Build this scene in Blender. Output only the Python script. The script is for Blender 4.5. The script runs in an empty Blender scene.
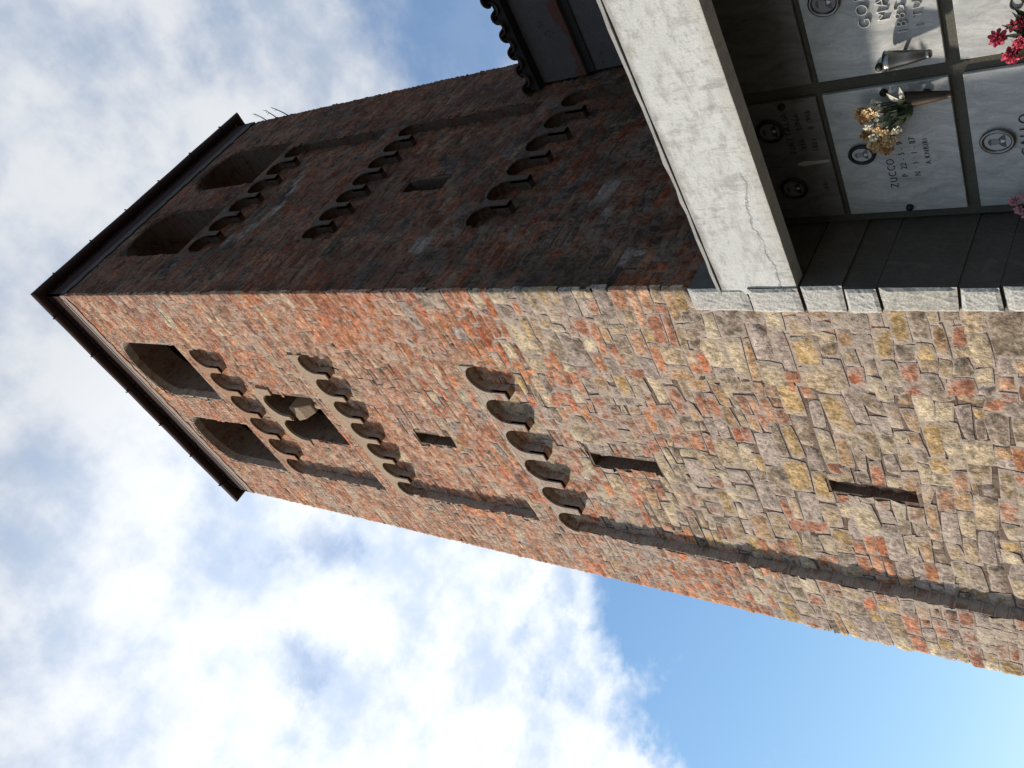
import bpy, bmesh, math, random
import numpy as np
from mathutils import Matrix, Vector, noise

# ------------------------------------------------------------------ camera, sky, sun, exposure
S = 0.62                      # build units -> metres (applied to everything at the end)
sc = bpy.context.scene
CAM_R = ((-0.4262006, 0.6929854, 0.5814846),
         (0.4754396, 0.7184453, -0.5077339),
         (-0.7696170, 0.0600643, -0.6356744))
CAM_P = (4.0236, -4.6362, 0.0)
F_PX = 873.08
cam_d = bpy.data.cameras.new('camera')
cam = bpy.data.objects.new('camera', cam_d)
sc.collection.objects.link(cam)
cam.matrix_world = Matrix.Translation(Vector(CAM_P) * S) @ Matrix(CAM_R).to_4x4()
cam_d.sensor_fit = 'HORIZONTAL'
cam_d.sensor_width = 36.0
cam_d.lens = F_PX / 1024 * 36.0
cam_d.clip_start = 0.05
cam_d.clip_end = 3000
sc.camera = cam

SUN_EL, SUN_AZ = math.radians(25), math.radians(57)     # az: off the sunlit face's normal, towards -x
sun_dir = Vector((-math.sin(SUN_AZ) * math.cos(SUN_EL), -math.cos(SUN_AZ) * math.cos(SUN_EL), math.sin(SUN_EL)))
sd = bpy.data.lights.new('sun', 'SUN')
sd.energy = 4.0
sd.angle = math.radians(3.5)
sd.color = (1.0, 0.93, 0.82)
sun = bpy.data.objects.new('sun', sd)
sc.collection.objects.link(sun)
sun.rotation_euler = sun_dir.to_track_quat('Z', 'Y').to_euler()

sc.view_settings.view_transform = 'Standard'
sc.view_settings.look = 'None'
sc.view_settings.gamma = 1.0
sc.view_settings.use_curve_mapping = False
sc.view_settings.exposure = 0.42
SKY_STRENGTH = 0.14


class N:
    """tiny node-graph helper"""
    def __init__(s, nt):
        s.nt = nt

    def new(s, t, **kw):
        n = s.nt.nodes.new(t)
        for k, v in kw.items():
            setattr(n, k, v)
        return n

    def link(s, a, b):
        s.nt.links.new(a, b)

    def inp(s, sock, v):
        if isinstance(v, bpy.types.NodeSocket):
            s.link(v, sock)
        else:
            if sock.type == 'RGBA' and isinstance(v, (tuple, list)) and len(v) == 3:
                v = (*v, 1)
            sock.default_value = v

    def math(s, op, a, b=None, c=None, clamp=False):
        n = s.new('ShaderNodeMath', operation=op)
        n.use_clamp = clamp
        s.inp(n.inputs[0], a)
        if b is not None:
            s.inp(n.inputs[1], b)
        if c is not None:
            s.inp(n.inputs[2], c)
        return n.outputs[0]

    def vmath(s, op, a, b=None, out=0):
        n = s.new('ShaderNodeVectorMath', operation=op)
        s.inp(n.inputs[0], a)
        if b is not None:
            if op == 'SCALE':
                s.inp(n.inputs['Scale'], b)
            else:
                s.inp(n.inputs[1], b)
        return n.outputs[out]

    def mix(s, f, a, b, blend='MIX'):
        n = s.new('ShaderNodeMix', data_type='RGBA', blend_type=blend)
        s.inp(n.inputs[0], f)
        s.inp(n.inputs[6], a)
        s.inp(n.inputs[7], b)
        return n.outputs[2]

    def noise(s, vec, scale, detail=4, rough=0.55, dist=0.0):
        n = s.new('ShaderNodeTexNoise')
        if vec is not None:
            s.link(vec, n.inputs['Vector'])
        s.inp(n.inputs['Scale'], scale)
        n.inputs['Detail'].default_value = detail
        n.inputs['Roughness'].default_value = rough
        n.inputs['Distortion'].default_value = dist
        return n.outputs['Fac']

    def step(s, x, a, b, lo=0.0, hi=1.0, smooth=True):
        n = s.new('ShaderNodeMapRange')
        n.interpolation_type = 'SMOOTHSTEP' if smooth else 'LINEAR'
        n.clamp = True
        s.inp(n.inputs[0], x)
        n.inputs[1].default_value = a
        n.inputs[2].default_value = b
        n.inputs[3].default_value = lo
        n.inputs[4].default_value = hi
        return n.outputs[0]

    def scaled(s, vec, sxyz):
        return s.vmath('MULTIPLY', vec, tuple(sxyz))

    def bump(s, h, strength, dist):
        n = s.new('ShaderNodeBump')
        n.inputs['Strength'].default_value = strength
        n.inputs['Distance'].default_value = dist
        s.link(h, n.inputs['Height'])
        return n.outputs['Normal']


world = bpy.data.worlds.new('World')
sc.world = world
world.use_nodes = True
wn = world.node_tree
wn.nodes.clear()
g = N(wn)
geo = g.new('ShaderNodeTexCoord')
D = geo.outputs['Generated']
sky = g.new('ShaderNodeTexSky', sky_type='NISHITA')
sky.sun_disc = False
sky.sun_elevation = SUN_EL
sky.sun_rotation = math.atan2(sun_dir.x, sun_dir.y)
sky.altitude = 200
sky.air_density = 1.0
sky.dust_density = 0.25
sky.ozone_density = 2.0
sep = g.new('ShaderNodeSeparateXYZ')
g.link(D, sep.inputs[0])
den = g.math('ADD', g.math('MAXIMUM', sep.outputs[2], 0.0), 0.35)
pl = g.new('ShaderNodeCombineXYZ')
g.link(g.math('DIVIDE', sep.outputs[0], den), pl.inputs[0])
g.link(g.math('DIVIDE', sep.outputs[1], den), pl.inputs[1])
P = pl.outputs[0]


def toward(v):
    v = Vector(v).normalized()
    return g.vmath('DOT_PRODUCT', D, tuple(v), out=1)


n_big = g.noise(P, 4.6, 9, 0.58, 0.0)
n_fine = g.noise(P, 9.0, 7, 0.62, 0.2)
wob = g.math('ADD', g.math('MULTIPLY', g.math('SUBTRACT', n_fine, 0.5), 0.085),
             g.math('MULTIPLY', g.math('SUBTRACT', n_big, 0.5), 0.045))
# the clear patch low beside the sun, the clear patch high beyond the church, unseen sky kept cloudless to dim the shaded wall
clear_low = g.step(g.math('ADD', toward((-0.783, 0.566, 0.259)), wob), 0.922, 0.948)
clear_high = g.step(g.math('ADD', toward((-0.218, 0.741, 0.635)), g.math('MULTIPLY', wob, 0.30)), 0.9855, 0.9990)
clear_east = g.step(g.math('ADD', sep.outputs[0], g.math('MULTIPLY', wob, 3.0)), 0.02, 0.40)
clear = g.math('MAXIMUM', g.math('MAXIMUM', clear_low, g.math('MULTIPLY', clear_high, 0.85)), clear_east)
cover = g.step(g.math('ADD', g.math('MULTIPLY', n_big, 0.75), g.math('MULTIPLY', n_fine, 0.35)), 0.36, 0.53, 0.45, 1.0)
bank = g.step(toward((-0.717, 0.233, 0.657)), 0.86, 0.99)       # the thick bright bank west of the tower
cover = g.math('MAXIMUM', cover, g.math('MULTIPLY', bank, g.step(n_big, 0.30, 0.44)))
cover = g.math('MULTIPLY', cover, g.math('SUBTRACT', 1.0, clear))
n_tex = g.noise(P, 8.5, 9, 0.58, 0.0)
bright = g.math('ADD', g.step(n_tex, 0.36, 0.62, 3.5, 4.5), g.math('MULTIPLY', bank, 1.7))
cl = g.mix(g.step(n_tex, 0.3, 0.62), (0.66, 0.80, 1.04), (0.94, 0.975, 1.02))
cl = g.vmath('SCALE', cl, bright)
skyc = g.mix(1.0, sky.outputs[0], (1.14, 1.42, 1.72), 'MULTIPLY')
skyc = g.vmath('DIVIDE', skyc, g.vmath('ADD', g.vmath('SCALE', skyc, 0.085), (1.0, 1.0, 1.0)))
mixed = g.mix(cover, skyc, cl)
bg = g.new('ShaderNodeBackground')
bg.inputs['Strength'].default_value = SKY_STRENGTH
g.link(mixed, bg.inputs['Color'])
wo = g.new('ShaderNodeOutputWorld')
g.link(bg.outputs[0], wo.inputs[0])

# ------------------------------------------------------------------ helpers
random.seed(7)
rng = np.random.default_rng(7)
COL = sc.collection


def tag(o, label=None, cat=None, group=None, kind=None):
    if label:
        o['label'] = label
    if cat:
        o['category'] = cat
    if group:
        o['group'] = group
    if kind:
        o['kind'] = kind
    return o


def empty(name, loc, label, cat, group=None):
    o = bpy.data.objects.new(name, None)
    COL.objects.link(o)
    o.location = loc
    o.empty_display_size = 0.2
    return tag(o, label, cat, group)


def obj(name, verts, faces, mats, parent=None, smooth=False, midx=None):
    me = bpy.data.meshes.new(name)
    me.from_pydata([tuple(v) for v in verts], [], [tuple(f) for f in faces])
    for m in (mats if isinstance(mats, (list, tuple)) else [mats]):
        me.materials.append(m)
    if midx is not None:
        me.polygons.foreach_set('material_index', np.asarray(midx, dtype=np.int32))
    if smooth:
        me.polygons.foreach_set('use_smooth', np.ones(len(me.polygons), dtype=bool))
    me.update()
    o = bpy.data.objects.new(name, me)
    COL.objects.link(o)
    if parent is not None:
        o.parent = parent
        # verts are written in scene coordinates: move them into the parent's frame
        root = parent
        off = Vector((0, 0, 0))
        while root is not None:
            off += root.location
            root = root.parent
        me.transform(Matrix.Translation(-off))
    return o


class MB:
    def __init__(s):
        s.v = []
        s.f = []
        s.m = []

    def add(s, vs, fs, mi=0):
        b = len(s.v)
        s.v += [tuple(v) for v in vs]
        s.f += [tuple(i + b for i in f) for f in fs]
        s.m += [mi] * len(fs)

    def box(s, x0, x1, y0, y1, z0, z1, mi=0):
        vs = [(x, y, z) for x in (x0, x1) for y in (y0, y1) for z in (z0, z1)]
        s.add(vs, [(0, 1, 3, 2), (4, 6, 7, 5), (0, 4, 5, 1), (2, 3, 7, 6), (0, 2, 6, 4), (1, 5, 7, 3)], mi)

    def tube(s, pts, r, n=8, mi=0, cap=True):
        pts = [Vector(p) for p in pts]
        rs = r if isinstance(r, (list, tuple)) else [r] * len(pts)
        vs = []
        up = Vector((0.13, 0.21, 0.97))
        for i, p in enumerate(pts):
            t = (pts[min(i + 1, len(pts) - 1)] - pts[max(i - 1, 0)]).normalized()
            u = t.cross(up)
            if u.length < 1e-3:
                u = t.cross(Vector((1, 0, 0)))
            u.normalize()
            w = t.cross(u)
            for k in range(n):
                a = 2 * math.pi * k / n
                vs.append(p + (u * math.cos(a) + w * math.sin(a)) * rs[i])
        fs = []
        for i in range(len(pts) - 1):
            for k in range(n):
                fs.append((i * n + k, i * n + (k + 1) % n, (i + 1) * n + (k + 1) % n, (i + 1) * n + k))
        if cap:
            fs.append(tuple(range(n))[::-1])
            fs.append(tuple((len(pts) - 1) * n + k for k in range(n)))
        s.add(vs, fs, mi)

    def build(s, name, mats, parent=None, smooth=False, bevel=0.0):
        o = obj(name, s.v, s.f, mats, parent, smooth, s.m)
        bm = bmesh.new()
        bm.from_mesh(o.data)
        bmesh.ops.recalc_face_normals(bm, faces=bm.faces)
        if bevel:
            bmesh.ops.bevel(bm, geom=[e for e in bm.edges if len(e.link_faces) == 2 and e.calc_face_angle(0) > 0.6],
                            offset=bevel, segments=2, affect='EDGES', profile=0.6)
        bm.to_mesh(o.data)
        bm.free()
        return o


def plate_mesh(outer, holes, thick):
    """flat plate with holes: list of (a, z, depth 0..thick) verts and faces"""
    cu = bpy.data.curves.new('tmp', 'CURVE')
    cu.dimensions = '2D'
    cu.fill_mode = 'BOTH'
    cu.extrude = thick / 2
    for loop in [outer] + holes:
        sp = cu.splines.new('POLY')
        sp.points.add(len(loop) - 1)
        for i, (a, z) in enumerate(loop):
            sp.points[i].co = (a, z, 0, 1)
        sp.use_cyclic_u = True
    o = bpy.data.objects.new('tmp', cu)
    COL.objects.link(o)
    bpy.context.view_layer.update()
    dg = bpy.context.evaluated_depsgraph_get()
    me = bpy.data.meshes.new_from_object(o.evaluated_get(dg), depsgraph=dg)
    vs = [(v.co.x, v.co.y, v.co.z + thick / 2) for v in me.vertices]
    fs = [tuple(p.vertices) for p in me.polygons]
    bpy.data.objects.remove(o)
    bpy.data.curves.remove(cu)
    bpy.data.meshes.remove(me)
    return vs, fs


def text_mesh(body, size, thick, align='LEFT', thin=0.0):
    cu = bpy.data.curves.new('tmp', 'FONT')
    cu.body = body
    cu.size = size
    cu.extrude = thick / 2
    cu.align_x = align
    cu.offset = -thin
    cu.space_character = 1.22
    o = bpy.data.objects.new('tmp', cu)
    COL.objects.link(o)
    bpy.context.view_layer.update()
    dg = bpy.context.evaluated_depsgraph_get()
    me = bpy.data.meshes.new_from_object(o.evaluated_get(dg), depsgraph=dg)
    vs = [(v.co.x, v.co.y, v.co.z) for v in me.vertices]
    fs = [tuple(p.vertices) for p in me.polygons]
    bpy.data.objects.remove(o)
    bpy.data.curves.remove(cu)
    bpy.data.meshes.remove(me)
    return vs, fs


def arc(cx, cz, rx, rz, a0, a1, n):
    return [(cx + rx * math.cos(math.radians(a0 + (a1 - a0) * i / n)),
             cz + rz * math.sin(math.radians(a0 + (a1 - a0) * i / n))) for i in range(n + 1)]


# ------------------------------------------------------------------ materials
def mat(name, fn, rough=0.9, spec=0.3, metallic=0.0):
    m = bpy.data.materials.new(name)
    m.use_nodes = True
    nt = m.node_tree
    b = nt.nodes['Principled BSDF']
    k = N(nt)
    tc = k.new('ShaderNodeTexCoord')
    V = k.vmath('SCALE', tc.outputs['Object'], 1.0 / S)      # textures are laid out in build units
    b.inputs['Roughness'].default_value = rough
    b.inputs['Specular IOR Level'].default_value = spec
    b.inputs['Metallic'].default_value = metallic
    r = fn(k, V)
    if isinstance(r, tuple):
        col, nor = r[0], r[1]
        if len(r) > 2:
            k.inp(b.inputs['Roughness'], r[2])
    else:
        col, nor = r, None
    k.inp(b.inputs['Base Color'], col)
    if nor is not None:
        k.link(nor, b.inputs['Normal'])
    return m


MORTAR = (0.40, 0.335, 0.285)


def masonry_fn(dirt, shade_tone):
    def fn(k, V):
        at = k.new('ShaderNodeAttribute', attribute_name='tint')
        ed = k.new('ShaderNodeAttribute', attribute_name='rim').outputs['Fac']
        c = at.outputs['Color']
        n1 = k.noise(V, 7.0, 6, 0.65)
        n2 = k.noise(V, 38.0, 5, 0.7)
        big = k.noise(V, 0.9, 5, 0.6)
        n3 = k.noise(V, 17.0, 5, 0.7)
        c = k.mix(1.0, c, k.mix(k.step(n3, 0.30, 0.70), (0.52, 0.52, 0.52), (1.46, 1.44, 1.40)), 'MULTIPLY')
        c = k.mix(1.0, c, k.mix(k.step(n1, 0.30, 0.70), (0.66, 0.64, 0.63), (1.34, 1.34, 1.32)), 'MULTIPLY')
        c = k.mix(1.0, c, k.mix(k.step(n2, 0.30, 0.70), (0.68, 0.68, 0.68), (1.34, 1.34, 1.34)), 'MULTIPLY')
        # mortar smeared over the faces, more of it near the joints and in patches
        sm = k.math('ADD', k.math('MULTIPLY', k.math('POWER', ed, 6.0), 0.62), k.math('MULTIPLY', k.math('SUBTRACT', big, 0.5), 1.25))
        sm = k.math('ADD', sm, k.math('MULTIPLY', k.math('SUBTRACT', n1, 0.5), 1.3))
        sm = k.math('ADD', sm, k.math('MULTIPLY', k.math('SUBTRACT', n3, 0.5), 1.1))
        smf = k.math('MULTIPLY', k.math('MULTIPLY', k.step(sm, 0.02, 0.30), 0.86), at.outputs['Alpha'])
        mc = k.mix(k.noise(V, 3.0, 4), (0.36, 0.285, 0.255), (0.52, 0.425, 0.335))
        mc = k.mix(1.0, mc, k.mix(n3, (0.55, 0.55, 0.55), (1.4, 1.4, 1.4)), 'MULTIPLY')
        mc = k.mix(1.0, mc, k.mix(n2, (0.7, 0.7, 0.7), (1.25, 1.25, 1.25)), 'MULTIPLY')
        c = k.mix(smf, c, mc)
        if dirt > 0:
            st = k.noise(k.scaled(V, (1.0, 1.0, 0.55)), 1.7, 6, 0.65)
            c = k.mix(k.math('MULTIPLY', k.step(st, 0.40, 0.66), dirt), c, k.mix(n1, (0.03, 0.028, 0.024), (0.12, 0.115, 0.10)))
        c = k.mix(1.0, c, shade_tone, 'MULTIPLY')
        h = k.math('ADD', k.math('MULTIPLY', n1, 0.6), k.math('MULTIPLY', n2, 0.5))
        h = k.math('ADD', h, k.math('MULTIPLY', n3, 1.1))
        return c, k.bump(h, 0.8, 0.020)
    return fn


M = {}
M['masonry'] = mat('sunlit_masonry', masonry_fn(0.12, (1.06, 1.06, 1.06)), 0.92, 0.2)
M['masonry_shade'] = mat('shade_toned_masonry', masonry_fn(0.55, (0.46, 0.355, 0.305)), 0.95, 0.15)  # dirt film, plus the wall's shade multiplied into the colour


def core_fn(shade_tone):
    def fn(k, V):
        sp = k.new('ShaderNodeSeparateXYZ')
        k.link(V, sp.inputs[0])
        cb = k.new('ShaderNodeCombineXYZ')
        wz = k.math('ADD', sp.outputs[2], k.math('MULTIPLY', k.noise(V, 2.0, 3), 0.06))
        k.link(k.math('ADD', sp.outputs[0], sp.outputs[1]), cb.inputs[0])
        k.link(wz, cb.inputs[1])
        br = k.new('ShaderNodeTexBrick')
        k.link(cb.outputs[0], br.inputs['Vector'])
        br.inputs['Scale'].default_value = 1.0
        br.inputs['Brick Width'].default_value = 0.34
        br.inputs['Row Height'].default_value = 0.115
        br.inputs['Mortar Size'].default_value = 0.014
        br.inputs['Mortar Smooth'].default_value = 0.4
        br.inputs['Color1'].default_value = (0.30, 0.13, 0.085, 1)
        br.inputs['Color2'].default_value = (0.22, 0.135, 0.10, 1)
        br.inputs['Mortar'].default_value = (*MORTAR, 1)
        n1 = k.noise(V, 6, 6, 0.65)
        n2 = k.noise(V, 34, 5, 0.7)
        nrm = k.new('ShaderNodeNewGeometry')
        c = k.mix(k.step(n1, 0.34, 0.54), br.outputs['Color'], (0.38, 0.315, 0.26))
        c = k.mix(1.0, c, k.mix(n2, (0.6, 0.6, 0.6), (1.35, 1.35, 1.35)), 'MULTIPLY')
        c = k.mix(1.0, c, shade_tone, 'MULTIPLY')
        h = k.math('ADD', k.math('MULTIPLY', n2, 0.5), k.math('MULTIPLY', n1, 0.5))
        h = k.math('SUBTRACT', h, k.math('MULTIPLY', br.outputs['Fac'], 0.6))
        return c, k.bump(h, 0.8, 0.018)
    return fn


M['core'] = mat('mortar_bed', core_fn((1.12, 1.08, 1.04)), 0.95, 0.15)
M['core_mid'] = mat('shade_toned_reveal_brick', core_fn((0.50, 0.44, 0.40)), 0.95, 0.15)  # shade of the deep reveals put into the brick colour
M['core_shade'] = mat('shade_toned_mortar_bed', core_fn((0.30, 0.235, 0.205)), 0.95, 0.15)  # same brick and mortar, darkened to paint the shaded wall


def plaster_fn(lo, hi, stain, b=0.5):
    def fn(k, V):
        n1 = k.noise(V, 2.2, 6, 0.65, 0.5)
        n2 = k.noise(V, 45, 5, 0.7)
        n3 = k.noise(V, 9, 5, 0.7)
        c = k.mix(n1, lo, hi)
        c = k.mix(k.step(n3, 0.56, 0.75), c, stain)
        c = k.mix(1.0, c, k.mix(n2, (0.78, 0.78, 0.78), (1.2, 1.2, 1.2)), 'MULTIPLY')
        return c, k.bump(k.math('ADD', n3, k.math('MULTIPLY', n2, 0.7)), b, 0.012)
    return fn


M['cream'] = mat('cream_lime_plaster', plaster_fn((0.34, 0.235, 0.165), (0.47, 0.365, 0.255), (0.36, 0.19, 0.12), 1.0), 0.95, 0.15)
M['orange_plaster'] = mat('orange_lime_plaster', plaster_fn((0.35, 0.19, 0.12), (0.43, 0.28, 0.18), (0.36, 0.15, 0.09), 1.0), 0.95, 0.15)
M['brick_arch'] = mat('brick_arch', plaster_fn((0.34, 0.15, 0.09), (0.40, 0.24, 0.16), (0.40, 0.32, 0.26), 0.9), 0.95, 0.15)
M['arch_shade'] = mat('shade_toned_brick_arch', plaster_fn((0.09, 0.042, 0.034), (0.15, 0.085, 0.068), (0.14, 0.13, 0.115), 0.9), 0.95, 0.15)  # darker copy of the arch brick, shade included in its tones
M['cornice_shade'] = mat('shade_toned_cornice_mortar', plaster_fn((0.075, 0.06, 0.05), (0.13, 0.108, 0.09), (0.06, 0.038, 0.03), 0.9), 0.95, 0.15)  # cornice mortar with the shaded side's darkness in its colour
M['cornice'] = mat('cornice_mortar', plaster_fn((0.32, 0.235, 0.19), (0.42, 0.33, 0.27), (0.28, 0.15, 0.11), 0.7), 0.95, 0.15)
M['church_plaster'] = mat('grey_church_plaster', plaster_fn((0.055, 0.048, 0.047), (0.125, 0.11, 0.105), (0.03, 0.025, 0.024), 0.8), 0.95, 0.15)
M['church_brick'] = mat('exposed_red_brick', plaster_fn((0.075, 0.035, 0.027), (0.15, 0.065, 0.045), (0.06, 0.052, 0.05), 0.9), 0.95, 0.15)
M['church_dark'] = mat('near_black_eave', plaster_fn((0.018, 0.016, 0.016), (0.04, 0.035, 0.033), (0.02, 0.018, 0.018), 0.6), 0.9, 0.2)  # near-black tone for the eave boards and the strip below the cornice
M['tile'] = mat('dark_clay_tile', plaster_fn((0.045, 0.03, 0.026), (0.10, 0.06, 0.045), (0.03, 0.028, 0.026), 0.6), 0.9, 0.2)


def beam_fn(k, V):
    V = k.vmath('ADD', V, (3.2, .9, -2.55))       # back to scene coordinates (the beam hangs under its empty)
    n1 = k.noise(V, 1.6, 6, 0.6, 0.4)
    n2 = k.noise(V, 60, 5, 0.75)
    n3 = k.noise(k.scaled(V, (1, 1, 2.2)), 6, 6, 0.7)
    c = k.mix(n1, (0.47, 0.465, 0.44), (0.68, 0.675, 0.645))
    c = k.mix(k.math('MULTIPLY', k.step(n3, 0.46, 0.68), 0.6), c, (0.33, 0.315, 0.275))
    sp = k.new('ShaderNodeSeparateXYZ')
    k.link(V, sp.inputs[0])
    z = sp.outputs[2]
    # stained lower arris and a long crack above it
    c = k.mix(k.math('MULTIPLY', k.step(k.math('ADD', z, k.math('MULTIPLY', n3, 0.24)), 2.66, 2.52), 0.45), c, (0.40, 0.35, 0.27))
    w = k.math('ADD', k.noise(k.scaled(V, (1, 0, 0)), 2.3, 2), k.math('MULTIPLY', k.noise(V, 16, 4, 0.7), 0.32))
    d = k.math('ABSOLUTE', k.math('SUBTRACT', z, k.math('ADD', 2.37, k.math('MULTIPLY', w, 0.26))))
    crack = k.math('MULTIPLY', k.step(d, 0.009, 0.003), k.step(k.noise(V, 5, 3), 0.36, 0.5))
    crack = k.math('MULTIPLY', crack, k.step(sp.outputs[0], 1.15, 0.85))
    c = k.mix(k.math('MULTIPLY', crack, 0.45), c, (0.14, 0.12, 0.10))
    c = k.mix(1.0, c, k.mix(n2, (0.80, 0.80, 0.80), (1.18, 1.18, 1.18)), 'MULTIPLY')
    grime = k.math('MULTIPLY', k.step(k.noise(k.scaled(V, (2.0, 1, 0.5)), 5.5, 6, 0.75), 0.50, 0.64), k.step(n1, 0.36, 0.52))
    c = k.mix(k.math('MULTIPLY', grime, 0.5), c, (0.22, 0.21, 0.19))
    tops = k.math('MULTIPLY', k.step(k.math('ADD', z, k.math('MULTIPLY', n3, 0.10)), 2.99, 3.05), 0.6)
    c = k.mix(tops, c, (0.20, 0.19, 0.17))
    pit = k.step(k.noise(V, 26, 3, 0.6), 0.58, 0.68)
    c = k.mix(k.math('MULTIPLY', pit, 0.4), c, (0.30, 0.28, 0.24))
    h = k.math('ADD', k.math('MULTIPLY', n3, 0.5), k.math('MULTIPLY', n2, 0.35))
    h = k.math('SUBTRACT', h, k.math('MULTIPLY', crack, 0.9))
    return c, k.bump(h, 0.55, 0.012)


M['beam'] = mat('whitewashed_concrete', beam_fn, 0.92, 0.2)


def granite_fn(lo, hi):
    def fn(k, V):
        n1 = k.noise(V, 70, 3, 0.7)
        n2 = k.noise(V, 24, 4, 0.7)
        n3 = k.noise(V, 5, 4, 0.6)
        c = k.mix(k.step(n1, 0.40, 0.60), lo, hi)
        c = k.mix(k.math('MULTIPLY', k.step(n2, 0.52, 0.68), 0.5), c, (0.17, 0.17, 0.17))
        c = k.mix(1.0, c, k.mix(n3, (0.8, 0.8, 0.8), (1.15, 1.14, 1.1)), 'MULTIPLY')
        return c, k.bump(k.math('ADD', n2, k.math('MULTIPLY', n1, 0.6)), 0.16, 0.006)
    return fn


M['granite'] = mat('split_grey_granite', granite_fn((0.33, 0.315, 0.29), (0.55, 0.53, 0.49)), 0.85, 0.3)
M['granite_warm'] = mat('split_beige_granite', granite_fn((0.30, 0.28, 0.25), (0.50, 0.47, 0.41)), 0.85, 0.3)


def slab_fn(k, V):
    n1 = k.noise(V, 2.2, 6, 0.65, 0.8)
    n2 = k.noise(V, 30, 5, 0.7)
    n3 = k.noise(k.scaled(V, (1, 1, 0.6)), 5, 6, 0.7, 1.0)
    c = k.mix(n1, (0.045, 0.036, 0.028), (0.12, 0.098, 0.078))
    c = k.mix(k.math('MULTIPLY', k.step(n3, 0.5, 0.75), 0.5), c, (0.15, 0.14, 0.125))
    c = k.mix(1.0, c, k.mix(n2, (0.7, 0.7, 0.7), (1.3, 1.3, 1.3)), 'MULTIPLY')
    return c, k.bump(k.math('ADD', n3, k.math('MULTIPLY', n2, 0.5)), 0.6, 0.012)


M['joint'] = mat('grey_joint_mortar', plaster_fn((0.080, 0.073, 0.062), (0.13, 0.12, 0.10), (0.065, 0.06, 0.052), 0.6), 0.95, 0.15)
M['slab_side'] = mat('shade_toned_granite_side', slab_fn, 0.7, 0.35)  # granite sides coloured dark to stand for their shade


def niche_fn(k, V):
    n1 = k.noise(V, 3, 6, 0.65)
    n2 = k.noise(V, 40, 5, 0.7)
    c = k.mix(n1, (0.060, 0.055, 0.042), (0.125, 0.115, 0.088))
    c = k.mix(1.0, c, k.mix(n2, (0.75, 0.75, 0.75), (1.25, 1.25, 1.25)), 'MULTIPLY')
    return c, k.bump(n2, 0.5, 0.01)


M['niche'] = mat('olive_cement_joint', niche_fn, 0.85, 0.3)


def marble_fn(lo, hi, vein):
    def fn(k, V):
        w = k.noise(V, 2.5, 4, 0.6)
        vv = k.vmath('ADD', k.scaled(V, (3.4, 1, 0.8)), k.vmath('SCALE', (1.0, 0.4, 0.7), w))
        n1 = k.noise(vv, 2.2, 8, 0.62, 1.4)
        n2 = k.noise(vv, 5.0, 6, 0.6, 2.2)
        ve = k.step(k.math('ABSOLUTE', k.math('SUBTRACT', n2, 0.5)), 0.05, 0.0)
        c = k.mix(k.step(n1, 0.3, 0.68), lo, hi)
        c = k.mix(k.math('MULTIPLY', ve, 0.3), c, vein)
        return c, k.bump(n1, 0.05, 0.01), k.step(n1, 0.2, 0.8, 0.24, 0.42)
    return fn


M['marble'] = mat('grey_veined_marble', marble_fn((0.33, 0.325, 0.31), (0.52, 0.51, 0.48), (0.19, 0.19, 0.19)), 0.3, 0.45)
M['marble_dark'] = mat('shade_toned_grey_marble', marble_fn((0.11, 0.10, 0.09), (0.18, 0.165, 0.15), (0.08, 0.075, 0.07)), 0.35, 0.45)  # marble darkened in colour for the shade below the beam


def flat(c, n=0.25, scale=20):
    def fn(k, V):
        f = k.noise(V, scale, 4, 0.6)
        return k.mix(f, tuple(x * (1 - n) for x in c), tuple(x * (1 + n) for x in c))
    return fn


M['steel'] = mat('tarnished_steel', flat((0.20, 0.19, 0.18), 0.5), 0.28, 0.5, 1.0)
M['letter'] = mat('bright_cast_letter', flat((0.62, 0.60, 0.56)), 0.35, 0.5, 0.8)
M['bronze'] = mat('dark_bronze', flat((0.05, 0.032, 0.022), 0.5), 0.5, 0.5, 0.6)
M['iron'] = mat('dark_iron', flat((0.03, 0.028, 0.026)), 0.5, 0.4, 0.6)
M['gutter'] = mat('brown_painted_gutter', plaster_fn((0.030, 0.014, 0.011), (0.045, 0.020, 0.016), (0.025, 0.013, 0.011), 0.15), 0.7, 0.15)
M['soffit'] = mat('dark_red_soffit', plaster_fn((0.028, 0.012, 0.010), (0.05, 0.020, 0.016), (0.025, 0.017, 0.016), 0.4), 0.85, 0.2)
M['flashing'] = mat('zinc_flashing', flat((0.42, 0.40, 0.38)), 0.6, 0.4)
M['engrave'] = mat('black_engraving', flat((0.035, 0.034, 0.034)), 0.7, 0.2)
M['porcelain'] = mat('porcelain_photo_ground', flat((0.36, 0.35, 0.34), 0.15), 0.25, 0.5)
M['photo_dark'] = mat('photo_dark_tone', flat((0.035, 0.033, 0.035), 0.2), 0.25, 0.5)
M['photo_skin'] = mat('photo_grey_tone', flat((0.17, 0.155, 0.145), 0.3), 0.25, 0.5)
M['photo_white'] = mat('photo_white_tone', flat((0.55, 0.54, 0.52), 0.1), 0.25, 0.5)
M['leaf'] = mat('artificial_leaf', flat((0.032, 0.042, 0.020), 0.5), 0.7, 0.3)
M['cream_petal'] = mat('faded_cream_petal', flat((0.62, 0.44, 0.24), 0.35, 30), 0.8, 0.2)
M['white_petal'] = mat('faded_white_petal', flat((0.66, 0.61, 0.48), 0.2, 30), 0.8, 0.2)
M['ochre_petal'] = mat('faded_ochre_petal', flat((0.50, 0.30, 0.13), 0.35, 30), 0.8, 0.2)
M['red_petal'] = mat('red_petal', flat((0.60, 0.085, 0.13), 0.35, 30), 0.8, 0.2)
M['pink_petal'] = mat('pale_pink_petal', flat((0.55, 0.26, 0.28), 0.35, 30), 0.8, 0.2)
M['straw'] = mat('dry_straw', flat((0.16, 0.12, 0.07)), 0.9, 0.1)
M['chalk'] = mat('white_lime_drip', flat((0.40, 0.385, 0.36)), 0.8, 0.2)
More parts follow.
